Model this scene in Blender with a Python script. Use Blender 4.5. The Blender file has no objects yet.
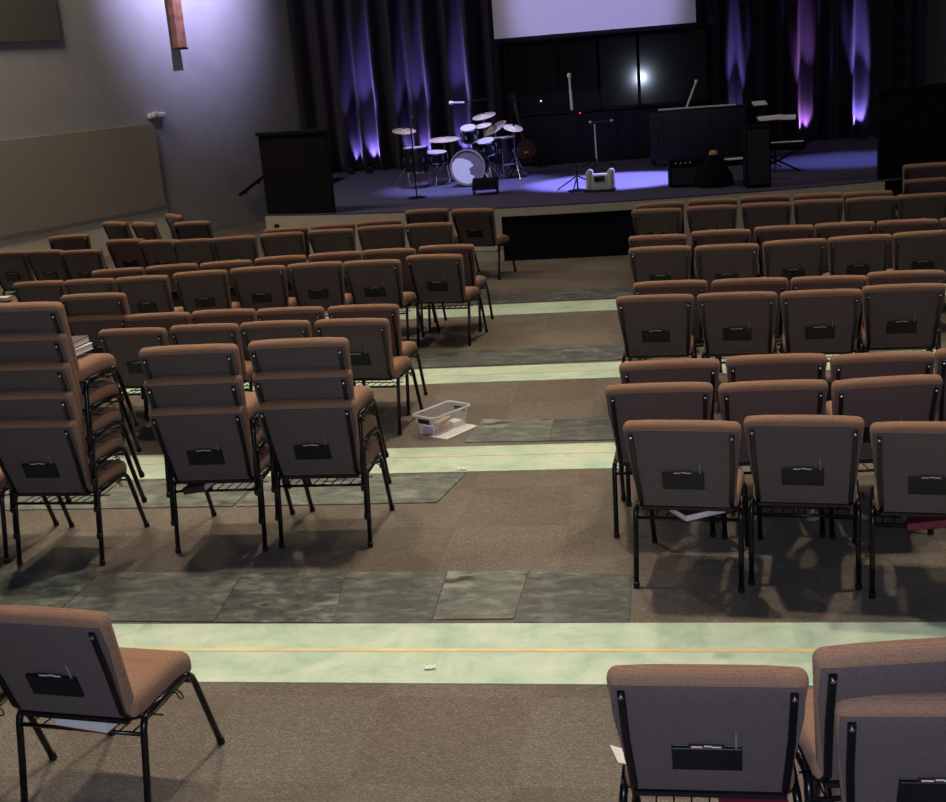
import bpy, bmesh, math, random
from mathutils import Vector, Matrix
random.seed(7)
PI = math.pi
R = math.radians
SC = bpy.context.scene
COL = SC.collection

# ------------------------------------------------------------------ camera
F_PX, PITCH, ROLL, CAM_H, YAW = 1218.0, 0.2698, -0.0801, 2.405, R(10)

def cam_axes():
    cp, sp = math.cos(PITCH), math.sin(PITCH)
    fwd = Vector((0, cp, -sp)); up = Vector((0, sp, cp)); rt = Vector((1, 0, 0))
    c, s = math.cos(ROLL), math.sin(ROLL)
    r2 = c * rt + s * up; u2 = -s * rt + c * up
    Z = Matrix.Rotation(YAW, 3, 'Z')
    return Z @ r2, Z @ u2, Z @ fwd
CX, CU, CF = cam_axes()
CAM = Vector((0, 0, CAM_H))
cam_data = bpy.data.cameras.new('camera')
cam_data.sensor_fit = 'HORIZONTAL'; cam_data.sensor_width = 36.0
cam_data.lens = F_PX / 946.0 * 36.0
cam_data.clip_end = 200
cam = bpy.data.objects.new('camera', cam_data); COL.objects.link(cam)
M3 = Matrix((CX, CU, -CF)).transposed()
cam.matrix_world = Matrix.Translation(CAM) @ M3.to_4x4()
SC.camera = cam

def ray(px, py):
    return CX * ((px - 473) / F_PX) - CU * ((py - 401) / F_PX) + CF
def at_y(px, py, y):
    d = ray(px, py); return CAM + d * (y / d.y)
def at_z(px, py, z):
    d = ray(px, py); return CAM + d * ((z - CAM_H) / d.z)
def on_plane(px, py, p0, n):
    d = ray(px, py); n = Vector(n); return CAM + d * ((Vector(p0) - CAM).dot(n) / d.dot(n))

# ------------------------------------------------------------------ materials
def nt(name):
    m = bpy.data.materials.new(name); m.use_nodes = True
    n = m.node_tree.nodes; l = m.node_tree.links
    return m, n, l, n['Principled BSDF']

def plain(name, col, rough=0.5, metal=0.0, spec=0.5, var=0.0, scale=40.0, bump=0.0):
    m, n, l, b = nt(name)
    b.inputs['Roughness'].default_value = rough
    b.inputs['Metallic'].default_value = metal
    b.inputs['Specular IOR Level'].default_value = spec
    tc = n.new('ShaderNodeTexCoord'); nz = n.new('ShaderNodeTexNoise')
    nz.inputs['Scale'].default_value = scale; nz.inputs['Detail'].default_value = 4
    l.new(tc.outputs['Object'], nz.inputs['Vector'])
    rp = n.new('ShaderNodeValToRGB')
    rp.color_ramp.elements[0].position = 0.3; rp.color_ramp.elements[1].position = 0.7
    rp.color_ramp.elements[0].color = [c * (1 - var) for c in col] + [1]
    rp.color_ramp.elements[1].color = [min(1, c * (1 + var)) for c in col] + [1]
    l.new(nz.outputs['Fac'], rp.inputs['Fac']); l.new(rp.outputs['Color'], b.inputs['Base Color'])
    if bump:
        bp = n.new('ShaderNodeBump'); bp.inputs['Strength'].default_value = bump; bp.inputs['Distance'].default_value = 0.01
        l.new(nz.outputs['Fac'], bp.inputs['Height']); l.new(bp.outputs['Normal'], b.inputs['Normal'])
    return m

def fabric(name, col, var=0.35, scale=260.0):
    m, n, l, b = nt(name)
    b.inputs['Roughness'].default_value = 0.95
    b.inputs['Specular IOR Level'].default_value = 0.15
    b.inputs['Sheen Weight'].default_value = 0.08
    b.inputs['Sheen Roughness'].default_value = 0.5
    tc = n.new('ShaderNodeTexCoord')
    w1 = n.new('ShaderNodeTexWave'); w1.wave_type = 'BANDS'; w1.bands_direction = 'X'; w1.inputs['Scale'].default_value = 75; w1.inputs['Distortion'].default_value = 1.5
    w2 = n.new('ShaderNodeTexWave'); w2.wave_type = 'BANDS'; w2.bands_direction = 'Z'; w2.inputs['Scale'].default_value = 75; w2.inputs['Distortion'].default_value = 1.5
    nz = n.new('ShaderNodeTexNoise'); nz.inputs['Scale'].default_value = scale; nz.inputs['Detail'].default_value = 2
    for t in (w1, w2, nz): l.new(tc.outputs['Object'], t.inputs['Vector'])
    mm = n.new('ShaderNodeMath'); mm.operation = 'MULTIPLY'; l.new(w1.outputs['Fac'], mm.inputs[0]); l.new(w2.outputs['Fac'], mm.inputs[1])
    ad = n.new('ShaderNodeMath'); ad.operation = 'MULTIPLY_ADD'; ad.inputs[1].default_value = 0.35; l.new(mm.outputs[0], ad.inputs[0]); l.new(nz.outputs['Fac'], ad.inputs[2])
    rp = n.new('ShaderNodeValToRGB'); rp.color_ramp.elements[0].position = 0.3; rp.color_ramp.elements[1].position = 0.85
    rp.color_ramp.elements[0].color = [c * (1 - var) for c in col] + [1]
    rp.color_ramp.elements[1].color = [c * (1 + var) for c in col] + [1]
    l.new(ad.outputs[0], rp.inputs['Fac']); l.new(rp.outputs['Color'], b.inputs['Base Color'])
    bp = n.new('ShaderNodeBump'); bp.inputs['Strength'].default_value = 0.25; bp.inputs['Distance'].default_value = 0.003
    l.new(ad.outputs[0], bp.inputs['Height']); l.new(bp.outputs['Normal'], b.inputs['Normal'])
    return m

def carpet(name):
    m, n, l, b = nt(name)
    b.inputs['Roughness'].default_value = 0.97; b.inputs['Specular IOR Level'].default_value = 0.1
    tc = n.new('ShaderNodeTexCoord')
    # loop pile: small wavy rows
    br = n.new('ShaderNodeTexBrick'); br.inputs['Scale'].default_value = 1.0
    br.inputs['Brick Width'].default_value = 0.024; br.inputs['Row Height'].default_value = 0.0125
    br.inputs['Mortar Size'].default_value = 0.0035; br.inputs['Mortar Smooth'].default_value = 0.8
    br.inputs['Color1'].default_value = (1, 1, 1, 1); br.inputs['Color2'].default_value = (0.55, 0.55, 0.55, 1); br.inputs['Mortar'].default_value = (0.22, 0.22, 0.22, 1)
    nd = n.new('ShaderNodeTexNoise'); nd.inputs['Scale'].default_value = 45; nd.inputs['Detail'].default_value = 2
    l.new(tc.outputs['Object'], nd.inputs['Vector'])
    mx = n.new('ShaderNodeVectorMath'); mx.operation = 'MULTIPLY_ADD'
    mx.inputs[1].default_value = (0.045, 0.045, 0.0); l.new(nd.outputs['Color'], mx.inputs[0]); l.new(tc.outputs['Object'], mx.inputs[2])
    l.new(mx.outputs[0], br.inputs['Vector'])
    # half metre tiles, alternately turned, slightly different tone
    ck = n.new('ShaderNodeTexChecker'); ck.inputs['Scale'].default_value = 1.65
    ck.inputs['Color1'].default_value = (1, 1, 1, 1); ck.inputs['Color2'].default_value = (0.9, 0.885, 0.87, 1)
    l.new(tc.outputs['Object'], ck.inputs['Vector'])
    nz = n.new('ShaderNodeTexNoise'); nz.inputs['Scale'].default_value = 1.3; nz.inputs['Detail'].default_value = 5
    l.new(tc.outputs['Object'], nz.inputs['Vector'])
    rp = n.new('ShaderNodeValToRGB'); rp.color_ramp.elements[0].position = 0.25; rp.color_ramp.elements[1].position = 0.75
    rp.color_ramp.elements[0].color = (0.195, 0.168, 0.142, 1); rp.color_ramp.elements[1].color = (0.27, 0.236, 0.202, 1)
    l.new(nz.outputs['Fac'], rp.inputs['Fac'])
    m1 = n.new('ShaderNodeMix'); m1.data_type = 'RGBA'; m1.blend_type = 'MULTIPLY'; m1.inputs[0].default_value = 0.55
    l.new(rp.outputs['Color'], m1.inputs[6]); l.new(br.outputs['Color'], m1.inputs[7])
    m2 = n.new('ShaderNodeMix'); m2.data_type = 'RGBA'; m2.blend_type = 'MULTIPLY'; m2.inputs[0].default_value = 1.0
    l.new(m1.outputs[2], m2.inputs[6]); l.new(ck.outputs['Color'], m2.inputs[7])
    l.new(m2.outputs[2], b.inputs['Base Color'])
    bp = n.new('ShaderNodeBump'); bp.inputs['Strength'].default_value = 0.5; bp.inputs['Distance'].default_value = 0.006
    l.new(br.outputs['Color'], bp.inputs['Height']); l.new(bp.outputs['Normal'], b.inputs['Normal'])
    return m

def mottled(name, cols, scale, rough, streak=None, spots=None, seed=0.0):
    """two-scale blotchy surface; streak = squash factors, spots = colour of dark glue blots"""
    m, n, l, b = nt(name)
    b.inputs['Roughness'].default_value = rough; b.inputs['Specular IOR Level'].default_value = 0.3
    tc = n.new('ShaderNodeTexCoord'); mp = n.new('ShaderNodeMapping')
    mp.inputs['Location'].default_value = (seed, seed * 1.7, seed * 0.3)
    if streak: mp.inputs['Scale'].default_value = streak; mp.inputs['Rotation'].default_value = (0, 0, 0.5)
    l.new(tc.outputs['Object'], mp.inputs['Vector'])
    a = n.new('ShaderNodeTexNoise'); a.inputs['Scale'].default_value = scale; a.inputs['Detail'].default_value = 9; a.inputs['Roughness'].default_value = 0.72; a.inputs['Distortion'].default_value = 0.5
    l.new(mp.outputs['Vector'], a.inputs['Vector'])
    rp = n.new('ShaderNodeValToRGB'); cr = rp.color_ramp
    while len(cr.elements) < len(cols): cr.elements.new(0.5)
    for i, c in enumerate(cols):
        cr.elements[i].position = 0.34 + 0.34 * i / (len(cols) - 1); cr.elements[i].color = (*c, 1)
    l.new(a.outputs['Fac'], rp.inputs['Fac'])
    out = rp.outputs['Color']
    if spots:
        s = n.new('ShaderNodeTexNoise'); s.inputs['Scale'].default_value = spots[1]; s.inputs['Detail'].default_value = 3
        l.new(mp.outputs['Vector'], s.inputs['Vector'])
        r2 = n.new('ShaderNodeValToRGB'); r2.color_ramp.elements[0].position = spots[2]; r2.color_ramp.elements[1].position = spots[2] + 0.06
        l.new(s.outputs['Fac'], r2.inputs['Fac'])
        mx = n.new('ShaderNodeMix'); mx.data_type = 'RGBA'; l.new(r2.outputs['Color'], mx.inputs[0]); l.new(out, mx.inputs[6]); mx.inputs[7].default_value = (*spots[0], 1)
        out = mx.outputs[2]
    l.new(out, b.inputs['Base Color'])
    return m

def emit(name, col, k):
    m, n, l, b = nt(name)
    b.inputs['Base Color'].default_value = (*col, 1); b.inputs['Emission Color'].default_value = (*col, 1); b.inputs['Emission Strength'].default_value = k
    return m

M = {}
M['fabric'] = fabric('brown_fabric', (0.275, 0.155, 0.100))
M['shaded_fabric'] = fabric('shaded_brown_fabric', (0.108, 0.081, 0.079))  # chair fabric in a darker tone, painting shade onto the backs
M['metal'] = plain('black_metal', (0.004, 0.004, 0.006), 0.28, 0.0, 0.35, 0.2, 30)
M['chrome'] = plain('chrome', (0.6, 0.6, 0.63), 0.22, 1.0, 0.5, 0.05)
M['plastic'] = plain('black_plastic', (0.006, 0.006, 0.008), 0.5, 0, 0.35, 0.2)
M['white'] = plain('white_paper', (0.75, 0.74, 0.72), 0.8, 0, 0.2, 0.05)
M['page'] = plain('page_edges', (0.72, 0.71, 0.7), 0.85, 0, 0.2, 0.1, 300)
M['maroon'] = plain('maroon_cloth', (0.16, 0.012, 0.03), 0.55, 0, 0.4, 0.1)
M['dark_cover'] = plain('dark_cover', (0.05, 0.012, 0.015), 0.5, 0, 0.4, 0.1)
M['carpet'] = carpet('brown_loop_carpet')
M['green'] = mottled('pale_green_floor_paint', [(0.36, 0.53, 0.40), (0.51, 0.64, 0.50), (0.64, 0.72, 0.60)], 3.4, 0.55, None, ((0.24, 0.40, 0.22), 1.7, 0.68))
M['yellow'] = plain('yellow_tape', (0.72, 0.62, 0.34), 0.6, 0, 0.3, 0.12, 6)
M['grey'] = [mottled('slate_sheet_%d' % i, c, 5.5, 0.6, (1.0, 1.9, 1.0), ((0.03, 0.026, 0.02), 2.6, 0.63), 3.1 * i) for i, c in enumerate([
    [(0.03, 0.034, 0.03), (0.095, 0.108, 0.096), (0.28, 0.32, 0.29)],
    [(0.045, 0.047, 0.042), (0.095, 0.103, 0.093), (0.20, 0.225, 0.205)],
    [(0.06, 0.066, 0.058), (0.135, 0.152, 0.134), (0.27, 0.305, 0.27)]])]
M['wall'] = plain('grey_wall_paint', (0.33, 0.33, 0.34), 0.9, 0, 0.2, 0.05, 3)
M['cream'] = plain('cream_paint', (0.72, 0.68, 0.56), 0.85, 0, 0.2, 0.06, 3)
M['panel'] = plain('tan_acoustic_fabric', (0.3, 0.27, 0.225), 0.95, 0, 0.1, 0.12, 120)
M['ledge'] = plain('grey_ledge', (0.19, 0.185, 0.18), 0.8, 0, 0.2, 0.06)
M['dark_panel'] = plain('dark_grey_fabric', (0.09, 0.088, 0.085), 0.95, 0, 0.1, 0.12, 80)
M['ceiling'] = plain('ceiling_paint', (0.12, 0.12, 0.12), 0.95, 0, 0.1, 0.1, 2)
M['curtain'] = fabric('dark_velvet', (0.035, 0.03, 0.05), 0.2, 60)
M['black_wall'] = plain('black_paint', (0.0045, 0.004, 0.006), 0.85, 0, 0.15, 0.2, 4)
M['stage_carpet'] = plain('stage_carpet', (0.075, 0.072, 0.13), 0.95, 0, 0.1, 0.2, 30, 0.2)
M['stage_white'] = plain('stage_face_paint', (0.46, 0.43, 0.36), 0.75, 0, 0.3, 0.06, 5)
M['screen'] = plain('projection_screen', (0.6, 0.6, 0.62), 0.9, 0, 0.1, 0.02)
M['wood'] = plain('cross_wood', (0.22, 0.1, 0.06), 0.6, 0, 0.3, 0.35, 7)
M['drum'] = plain('black_lacquer', (0.006, 0.006, 0.007), 0.22, 0, 0.3, 0.2)
M['head'] = plain('drum_head_white', (0.62, 0.66, 0.7), 0.6, 0, 0.3, 0.05, 8)
M['head_grey'] = plain('drum_head_print', (0.13, 0.13, 0.15), 0.6, 0, 0.3, 0.1, 8)
M['brass'] = plain('cymbal_bronze', (0.75, 0.66, 0.52), 0.45, 0.35, 0.5, 0.15, 20)
M['amp'] = plain('amp_tolex', (0.004, 0.004, 0.005), 0.9, 0, 0.1, 0.2, 80)
M['pale_amp'] = plain('pale_grey_plastic', (0.5, 0.5, 0.52), 0.5, 0, 0.4, 0.05)
M['piano'] = plain('piano_black', (0.004, 0.004, 0.006), 0.25, 0, 0.15, 0.1)
M['guitar_red'] = plain('guitar_red', (0.028, 0.006, 0.005), 0.25, 0, 0.6, 0.2, 6)
M['neck'] = plain('guitar_neck', (0.03, 0.02, 0.013), 0.5, 0, 0.2, 0.2)
M['brown_paper'] = plain('brown_paper', (0.42, 0.25, 0.13), 0.8, 0, 0.2, 0.2, 12)
M['tan'] = plain('tan_cloth', (0.45, 0.3, 0.16), 0.8, 0, 0.2, 0.2)
M['lilac'] = plain('lilac_card', (0.42, 0.38, 0.6), 0.7, 0, 0.2, 0.1)
M['device'] = plain('device_white', (0.6, 0.6, 0.62), 0.5, 0, 0.4, 0.03)
M['mic'] = plain('microphone_silver', (0.85, 0.85, 0.87), 0.45, 0.1, 0.5, 0.05)
M['lamp'] = emit('house_lamp_glow', (1.0, 0.9, 0.78), 8.0)
M['red_glint'] = emit('red_glint', (1.0, 0.05, 0.03), 1.2)
M['amber_glint'] = emit('amber_glint', (1.0, 0.7, 0.35), 1.5)
# dark glass
gm, gn, gl, gb = nt('dark_glass')
gb.inputs['Base Color'].default_value = (0.004, 0.0045, 0.005, 1); gb.inputs['Roughness'].default_value = 0.075; gb.inputs['Specular IOR Level'].default_value = 0.2
M['glass'] = gm
# clear plastic of the bin
pm, pn, pl, pb = nt('clear_plastic')
pb.inputs['Base Color'].default_value = (0.86, 0.87, 0.9, 1); pb.inputs['Roughness'].default_value = 0.25; pb.inputs['Alpha'].default_value = 0.2
M['clear'] = pm
pm2, pn2, pl2, pb2 = nt('frosted_rim')
pb2.inputs['Base Color'].default_value = (0.75, 0.75, 0.78, 1); pb2.inputs['Roughness'].default_value = 0.35; pb2.inputs['Alpha'].default_value = 0.75
M['rim'] = pm2

# ------------------------------------------------------------------ mesh helpers
def bm_new(): return bmesh.new()

def box(bm, c, s, mat=None, bevel=0.0, seg=3):
    t = bmesh.new()
    bmesh.ops.create_cube(t, size=1.0)
    bmesh.ops.scale(t, vec=s, verts=t.verts)
    if bevel: bmesh.ops.bevel(t, geom=list(t.edges), offset=bevel, segments=seg, profile=0.5, affect='EDGES', clamp_overlap=True)
    mtx = Matrix.Translation(c) if mat is None else mat @ Matrix.Translation(c)
    bmesh.ops.transform(t, matrix=mtx, verts=t.verts)
    merge(bm, t)

def merge(bm, t):
    me = bpy.data.meshes.new('tmp'); t.to_mesh(me); t.free(); bm.from_mesh(me); bpy.data.meshes.remove(me)

def tube(bm, pts, r, seg=10, closed=False):
    pts = [Vector(p) for p in pts]; rings = []
    n = len(pts)
    for i, p in enumerate(pts):
        rr = r[i] if isinstance(r, (list, tuple)) else r
        if closed: d = pts[(i + 1) % n] - pts[i - 1]
        else: d = pts[min(i + 1, n - 1)] - pts[max(i - 1, 0)]
        d.normalize()
        ref = Vector((1, 0, 0)) if abs(d.x) < 0.9 else Vector((0, 1, 0))
        a = d.cross(ref).normalized(); b = d.cross(a)
        rings.append([bm.verts.new(p + (a * math.cos(2 * PI * k / seg) + b * math.sin(2 * PI * k / seg)) * rr) for k in range(seg)])
    m = n if closed else n - 1
    for i in range(m):
        A, B = rings[i], rings[(i + 1) % n]
        for k in range(seg): bm.faces.new((A[k], A[(k + 1) % seg], B[(k + 1) % seg], B[k]))
    if not closed:
        bm.faces.new(rings[0][::-1]); bm.faces.new(rings[-1])

def lathe(bm, prof, seg=24, mat=None, ring=False):
    if ring: prof = list(prof) + [prof[0]]
    """prof: (radius, z) list, open at axis if radius 0"""
    mat = mat or Matrix.Identity(4); rings = []
    for r, z in prof:
        if r < 1e-6: rings.append([bm.verts.new(mat @ Vector((0, 0, z)))])
        else: rings.append([bm.verts.new(mat @ Vector((r * math.cos(2 * PI * k / seg), r * math.sin(2 * PI * k / seg), z))) for k in range(seg)])
    for A, B in zip(rings, rings[1:]):
        for k in range(seg):
            j = (k + 1) % seg
            if len(A) == 1 and len(B) == 1: continue
            if len(A) == 1: bm.faces.new((A[0], B[j], B[k]))
            elif len(B) == 1: bm.faces.new((A[k], A[j], B[0]))
            else: bm.faces.new((A[k], A[j], B[j], B[k]))
    if ring: return
    if len(rings[0]) > 1: bm.faces.new(rings[0][::-1])
    if len(rings[-1]) > 1: bm.faces.new(rings[-1])

def prism(bm, poly, z0, z1, mat=None):
    mat = mat or Matrix.Identity(4)
    a = [bm.verts.new(mat @ Vector((x, y, z0))) for x, y in poly]; b = [bm.verts.new(mat @ Vector((x, y, z1))) for x, y in poly]
    n = len(poly)
    bm.faces.new(a[::-1]); bm.faces.new(b)
    for i in range(n): bm.faces.new((a[i], a[(i + 1) % n], b[(i + 1) % n], b[i]))

def obj(name, bm, mat, parent=None, smooth=True, loc=None, rot=None, sharp=40):
    me = bpy.data.meshes.new(name)
    bmesh.ops.recalc_face_normals(bm, faces=bm.faces)
    bm.to_mesh(me); bm.free()
    if smooth:
        me.polygons.foreach_set('use_smooth', [True] * len(me.polygons))
        if sharp: me.set_sharp_from_angle(angle=R(sharp))
    me.materials.append(mat)
    o = bpy.data.objects.new(name, me); COL.objects.link(o)
    if parent: o.parent = parent
    if loc is not None: o.location = loc
    if rot is not None: o.rotation_euler = rot
    return o

def tag(o, label, cat, group=None):
    o['label'] = label; o['category'] = cat
    if group: o['group'] = group
    return o
def struct(o): o['kind'] = 'structure'; return o
def thing(name, label, cat, loc=(0, 0, 0), rz=0.0, group=None):
    o = bpy.data.objects.new(name, None); o.empty_display_size = 0.1; COL.objects.link(o)
    o.location = loc; o.rotation_euler = (0, 0, rz)
    return tag(o, label, cat, group)
def copy_tree(o, parent=None):
    c = o.copy(); COL.objects.link(c); c.parent = parent
    for ch in list(o.children): copy_tree(ch, c)
    return c

# ------------------------------------------------------------------ setting
WP0, WN = Vector((-8.07, 18.67, 0.6)), Vector((1, -0.443, 0)).normalized()   # left wall plane, normal into the room
WD = Vector((0.443, 1, 0)).normalized()
def wall_l_x(y): return -8.07 + 0.443 * (y - 18.67)
def wall_r_x(y): return 6.27 - 0.443 * (y - 18.67)
Y0, Y1, ZC = -4.0, 23.2, 7.5

b = bm_new(); prism(b, [(wall_l_x(Y0) - .3, Y0 - .2), (wall_r_x(Y0) + .3, Y0 - .2), (wall_r_x(Y1) + .3, Y1 + .2), (wall_l_x(Y1) - .3, Y1 + .2)], -0.2, 0.0)
struct(obj('floor', b, M['carpet'], smooth=False))
b = bm_new(); prism(b, [(wall_l_x(Y0) - .3, Y0 - .2), (wall_r_x(Y0) + .3, Y0 - .2), (wall_r_x(Y1) + .3, Y1 + .2), (wall_l_x(Y1) - .3, Y1 + .2)], ZC, ZC + 0.2)
struct(obj('ceiling', b, M['ceiling'], smooth=False))
def wall(name, p, q, nrm, mat):
    p = Vector((*p, 0)); q = Vector((*q, 0)); t = Vector((*nrm, 0)).normalized() * -0.2
    bb = bm_new(); prism(bb, [tuple(p.xy), tuple(q.xy), tuple((q + t).xy), tuple((p + t).xy)], 0.0, ZC)
    return struct(obj(name, bb, mat, smooth=False))
wall('wall_left', (wall_l_x(Y0), Y0), (wall_l_x(Y1), Y1), WN.xy, M['wall'])
wall('wall_right', (wall_r_x(Y0), Y0), (wall_r_x(Y1), Y1), (-1, -0.443), M['wall'])
wall('wall_back', (wall_l_x(Y1), Y1), (wall_r_x(Y1), Y1), (0, -1), M['black_wall'])
wall('wall_rear', (wall_l_x(Y0), Y0), (wall_r_x(Y0), Y0), (0, 1), M['wall'])

# left wall furniture, laid out along the wall: s = distance along WD from WP0, z = height, d = depth off the wall
def wbox(bm, s0, s1, z0, z1, d0, d1, bevel=0.0):
    mtx = Matrix.Translation((WP0.x, WP0.y, 0)) @ Matrix((( WD.x, WN.x, 0, 0), (WD.y, WN.y, 0, 0), (0, 0, 1, 0), (0, 0, 0, 1)))
    box(bm, ((s0 + s1) / 2, (d0 + d1) / 2, (z0 + z1) / 2), (s1 - s0, d1 - d0, z1 - z0), mtx, bevel)
t = thing('acoustic_panel', 'wide tan fabric panel low on the left wall with grey bottom ledge', 'panel', WP0)
def wchild(name, args, mat, par, bev=0.004):
    bb = bm_new(); wbox(bb, *args, bev); o = obj(name, bb, mat, par, smooth=False)
    if par is not None: o.matrix_parent_inverse = Matrix.Translation(-par.location)
    return o
wchild('panel_face', (-7.2, 0.0, 0.60, 1.88, 0.004, 0.06), M['panel'], t)
wchild('ledge', (-7.2, 0.02, 0.53, 0.60, 0.004, 0.08), M['ledge'], t)
struct(wchild('trim_1', (-7.2, 0.04, 0.0, 0.53, 0.0, 0.05), M['cream'], None))
tag(wchild('dark_wall_panel', (-5.0, -1.52, 3.18, 4.6, 0.0, 0.06), M['dark_panel'], None), 'dark grey rectangular panel high on the left wall at the photo corner', 'panel')
# wooden cross standing off the wall; its foot is what the photo shows
t = thing('wall_cross', 'wooden wall cross with dark capped foot lit from above', 'cross', WP0 + WD * 0.78)
wchild('post', (0.64, 0.83, 3.0, 5.4, 0.05, 0.17), M['wood'], t, 0.008)
wchild('crossbeam', (0.11, 1.36, 4.55, 4.73, 0.05, 0.17), M['wood'], t, 0.008)
wchild('foot_cap', (0.63, 0.84, 2.97, 3.0, 0.04, 0.18), M['plastic'], t, 0.004)
wchild('bracket', (0.70, 0.78, 4.1, 4.3, 0.004, 0.05), M['plastic'], t, 0.0)
# small white wall unit
t = thing('emergency_light', 'small white oval emergency light above the tan wall panel', 'emergency light', WP0 + WD * 0.1)
wchild('housing', (-0.08, 0.26, 1.95, 2.04, 0.0, 0.09), M['device'], t, 0.03)
wchild('lamp_head', (-0.04, 0.06, 1.965, 2.06, 0.06, 0.13), M['device'], t, 0.03)
# handrail
t = thing('handrail', 'short black handrail sloping up the left wall beside the stage', 'handrail', WP0 + WD * 1.9)
a_ = on_plane(240, 195, WP0 + WN * 0.09, WN); c_ = on_plane(263, 177, WP0 + WN * 0.09, WN)
b = bm_new(); tube(b, [a_, a_ + (c_ - a_) * 1.1], 0.028); o = obj('rail', b, M['metal'], t); o.matrix_parent_inverse = Matrix.Translation(-t.location)
for k in (0.3, 0.85):
    p = a_ + (c_ - a_) * k; b = bm_new(); tube(b, [p, p - Vector((0, 0, 0.06)), p - WN * 0.09 - Vector((0, 0, 0.06))], 0.012, 8); o = obj('wall_bracket', b, M['metal'], t); o.matrix_parent_inverse = Matrix.Translation(-t.location)

# ------------------------------------------------------------------ stage
SH = 0.67
def arc_y(x): return 14.9 + (x + 1.0) ** 2 / 24.0
XL, XR = -5.36, 3.42
def arc_pts(x0, x1, off=0.0, n=24): return [(x0 + (x1 - x0) * i / n, arc_y(x0 + (x1 - x0) * i / n) + off) for i in range(n + 1)]
# body of the platform
SX0, SX1 = -2.10, 0.12     # opening of the dark recess in the face
b = bm_new(); prism(b, arc_pts(XL, XR, 0.09) + [(XR, 23.0), (-6.2, 23.0), (-6.75, 21.5), (XL - .2, 21.0)], 0.0, SH - 0.02)
struct(obj('stage', b, M['black_wall'], smooth=False))
b = bm_new(); prism(b, arc_pts(XL, XR, 0.02) + [(XR, 23.0), (-6.2, 23.0), (-6.75, 21.5), (XL - .2, 21.0)], SH - 0.02, SH)
struct(obj('stage_floor', b, M['stage_carpet'], smooth=False))
b = bm_new()
def strip(bm, x0, x1, z0, z1, o0, o1, n=14):
    prism(bm, arc_pts(x0, x1, o0, n) + arc_pts(x0, x1, o1, n)[::-1], z0, z1)
strip(b, XL, SX0, 0.0, SH - 0.022, 0.0, 0.088); strip(b, SX1, XR - 0.9, 0.0, SH - 0.022, 0.0, 0.088); strip(b, SX0, SX1, SH - 0.115, SH - 0.022, 0.0, 0.088)
prism(b, [(XL - .02, arc_y(XL)), (XL, arc_y(XL)), (XL, 16.5), (XL - .02, 16.5)], 0, SH - 0.022)
struct(obj('trim_2', b, M['stage_white'], smooth=False))
b = bm_new(); strip(b, SX0, SX1, 0.0, SH - 0.115, 0.03, 0.088); struct(obj('trim_3', b, M['black_wall'], smooth=False))
# black half walls at both ends of the stage
for nm, x0, x1 in (('wall_half_left', XL, -4.35), ('wall_half_right', 2.45, XR)):
    b = bm_new(); strip(b, x0, x1, SH, 1.70, 0.06, 0.16); strip(b, x0 - .03, x1 + .03, 1.70, 1.74, 0.03, 0.2)
    struct(obj(nm, b, M['black_wall'], smooth=False))
b = bm_new(); box(b, (at_y(276, 220, arc_y(-5.0)).x, arc_y(-5.0) - 0.004, 0.5), (0.07, 0.012, 0.11), None, 0.003)
tag(obj('outlet_plate', b, M['plastic'], smooth=False), 'small dark outlet plate on the pale stage front at far left', 'outlet')

# curtains
class Folds:
    """pleat depth as a function of x, so that lamps can stand in the valleys"""
    def __init__(self, x0, y, seed, amp, freq):
        rnd = random.Random(seed); self.x0, self.y, self.amp, self.freq = x0, y, amp, freq
        self.ph = [rnd.uniform(0, 6.28) for _ in range(5)]
    def depth(self, x, v=0.0):
        u, ph, fr = x - self.x0, self.ph, self.freq
        f = math.sin(2 * PI * fr * u + ph[0] + 1.3 * math.sin(1.7 * u + ph[1])) * 0.75 + 0.42 * math.sin(2 * PI * fr * 0.43 * u + ph[2] + 0.25 * v)
        f += 0.18 * math.sin(2 * PI * fr * 1.9 * u + ph[3])
        return self.y - self.amp * (1.0 - 0.3 * v) * f
    def valley(self, x, r=0.2):
        return max((x + r * (i / 40 - 1) for i in range(81)), key=self.depth)
def curtain(name, x0, x1, y, z0, z1, seed, label, amp=0.19, freq=2.3):
    F = Folds(x0, y, seed, amp, freq); n = int((x1 - x0) * 50); rows = 10
    b = bm_new(); grid = []
    for j in range(rows + 1):
        v = j / rows
        grid.append([b.verts.new((x0 + (x1 - x0) * i / n, F.depth(x0 + (x1 - x0) * i / n, v), z0 + (z1 - z0) * v)) for i in range(n + 1)])
    for j in range(rows):
        for i in range(n): b.faces.new((grid[j][i], grid[j][i + 1], grid[j + 1][i + 1], grid[j + 1][i]))
    o = obj(name, b, M['curtain'], sharp=None)
    md = o.modifiers.new('thick', 'SOLIDIFY'); md.thickness = 0.012; md.offset = 1
    tag(o, label, 'curtain')
    return F
FL = curtain('stage_curtain', -6.6, -2.72, 21.95, SH + 0.01, 7.2, 3, 'dark pleated curtain behind the drum kit lit by purple streaks', 0.18, 2.8)
FR = curtain('stage_curtain', 0.72, 4.3, 22.2, SH + 0.01, 7.2, 8, 'dark pleated curtain on the right behind the piano', 0.17, 3.5)
curtain('backdrop_curtain', -2.8, 0.8, 21.6, 2.72, 7.2, 5, 'black curtain hanging behind the projection screen', 0.07, 3.4)

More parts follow.
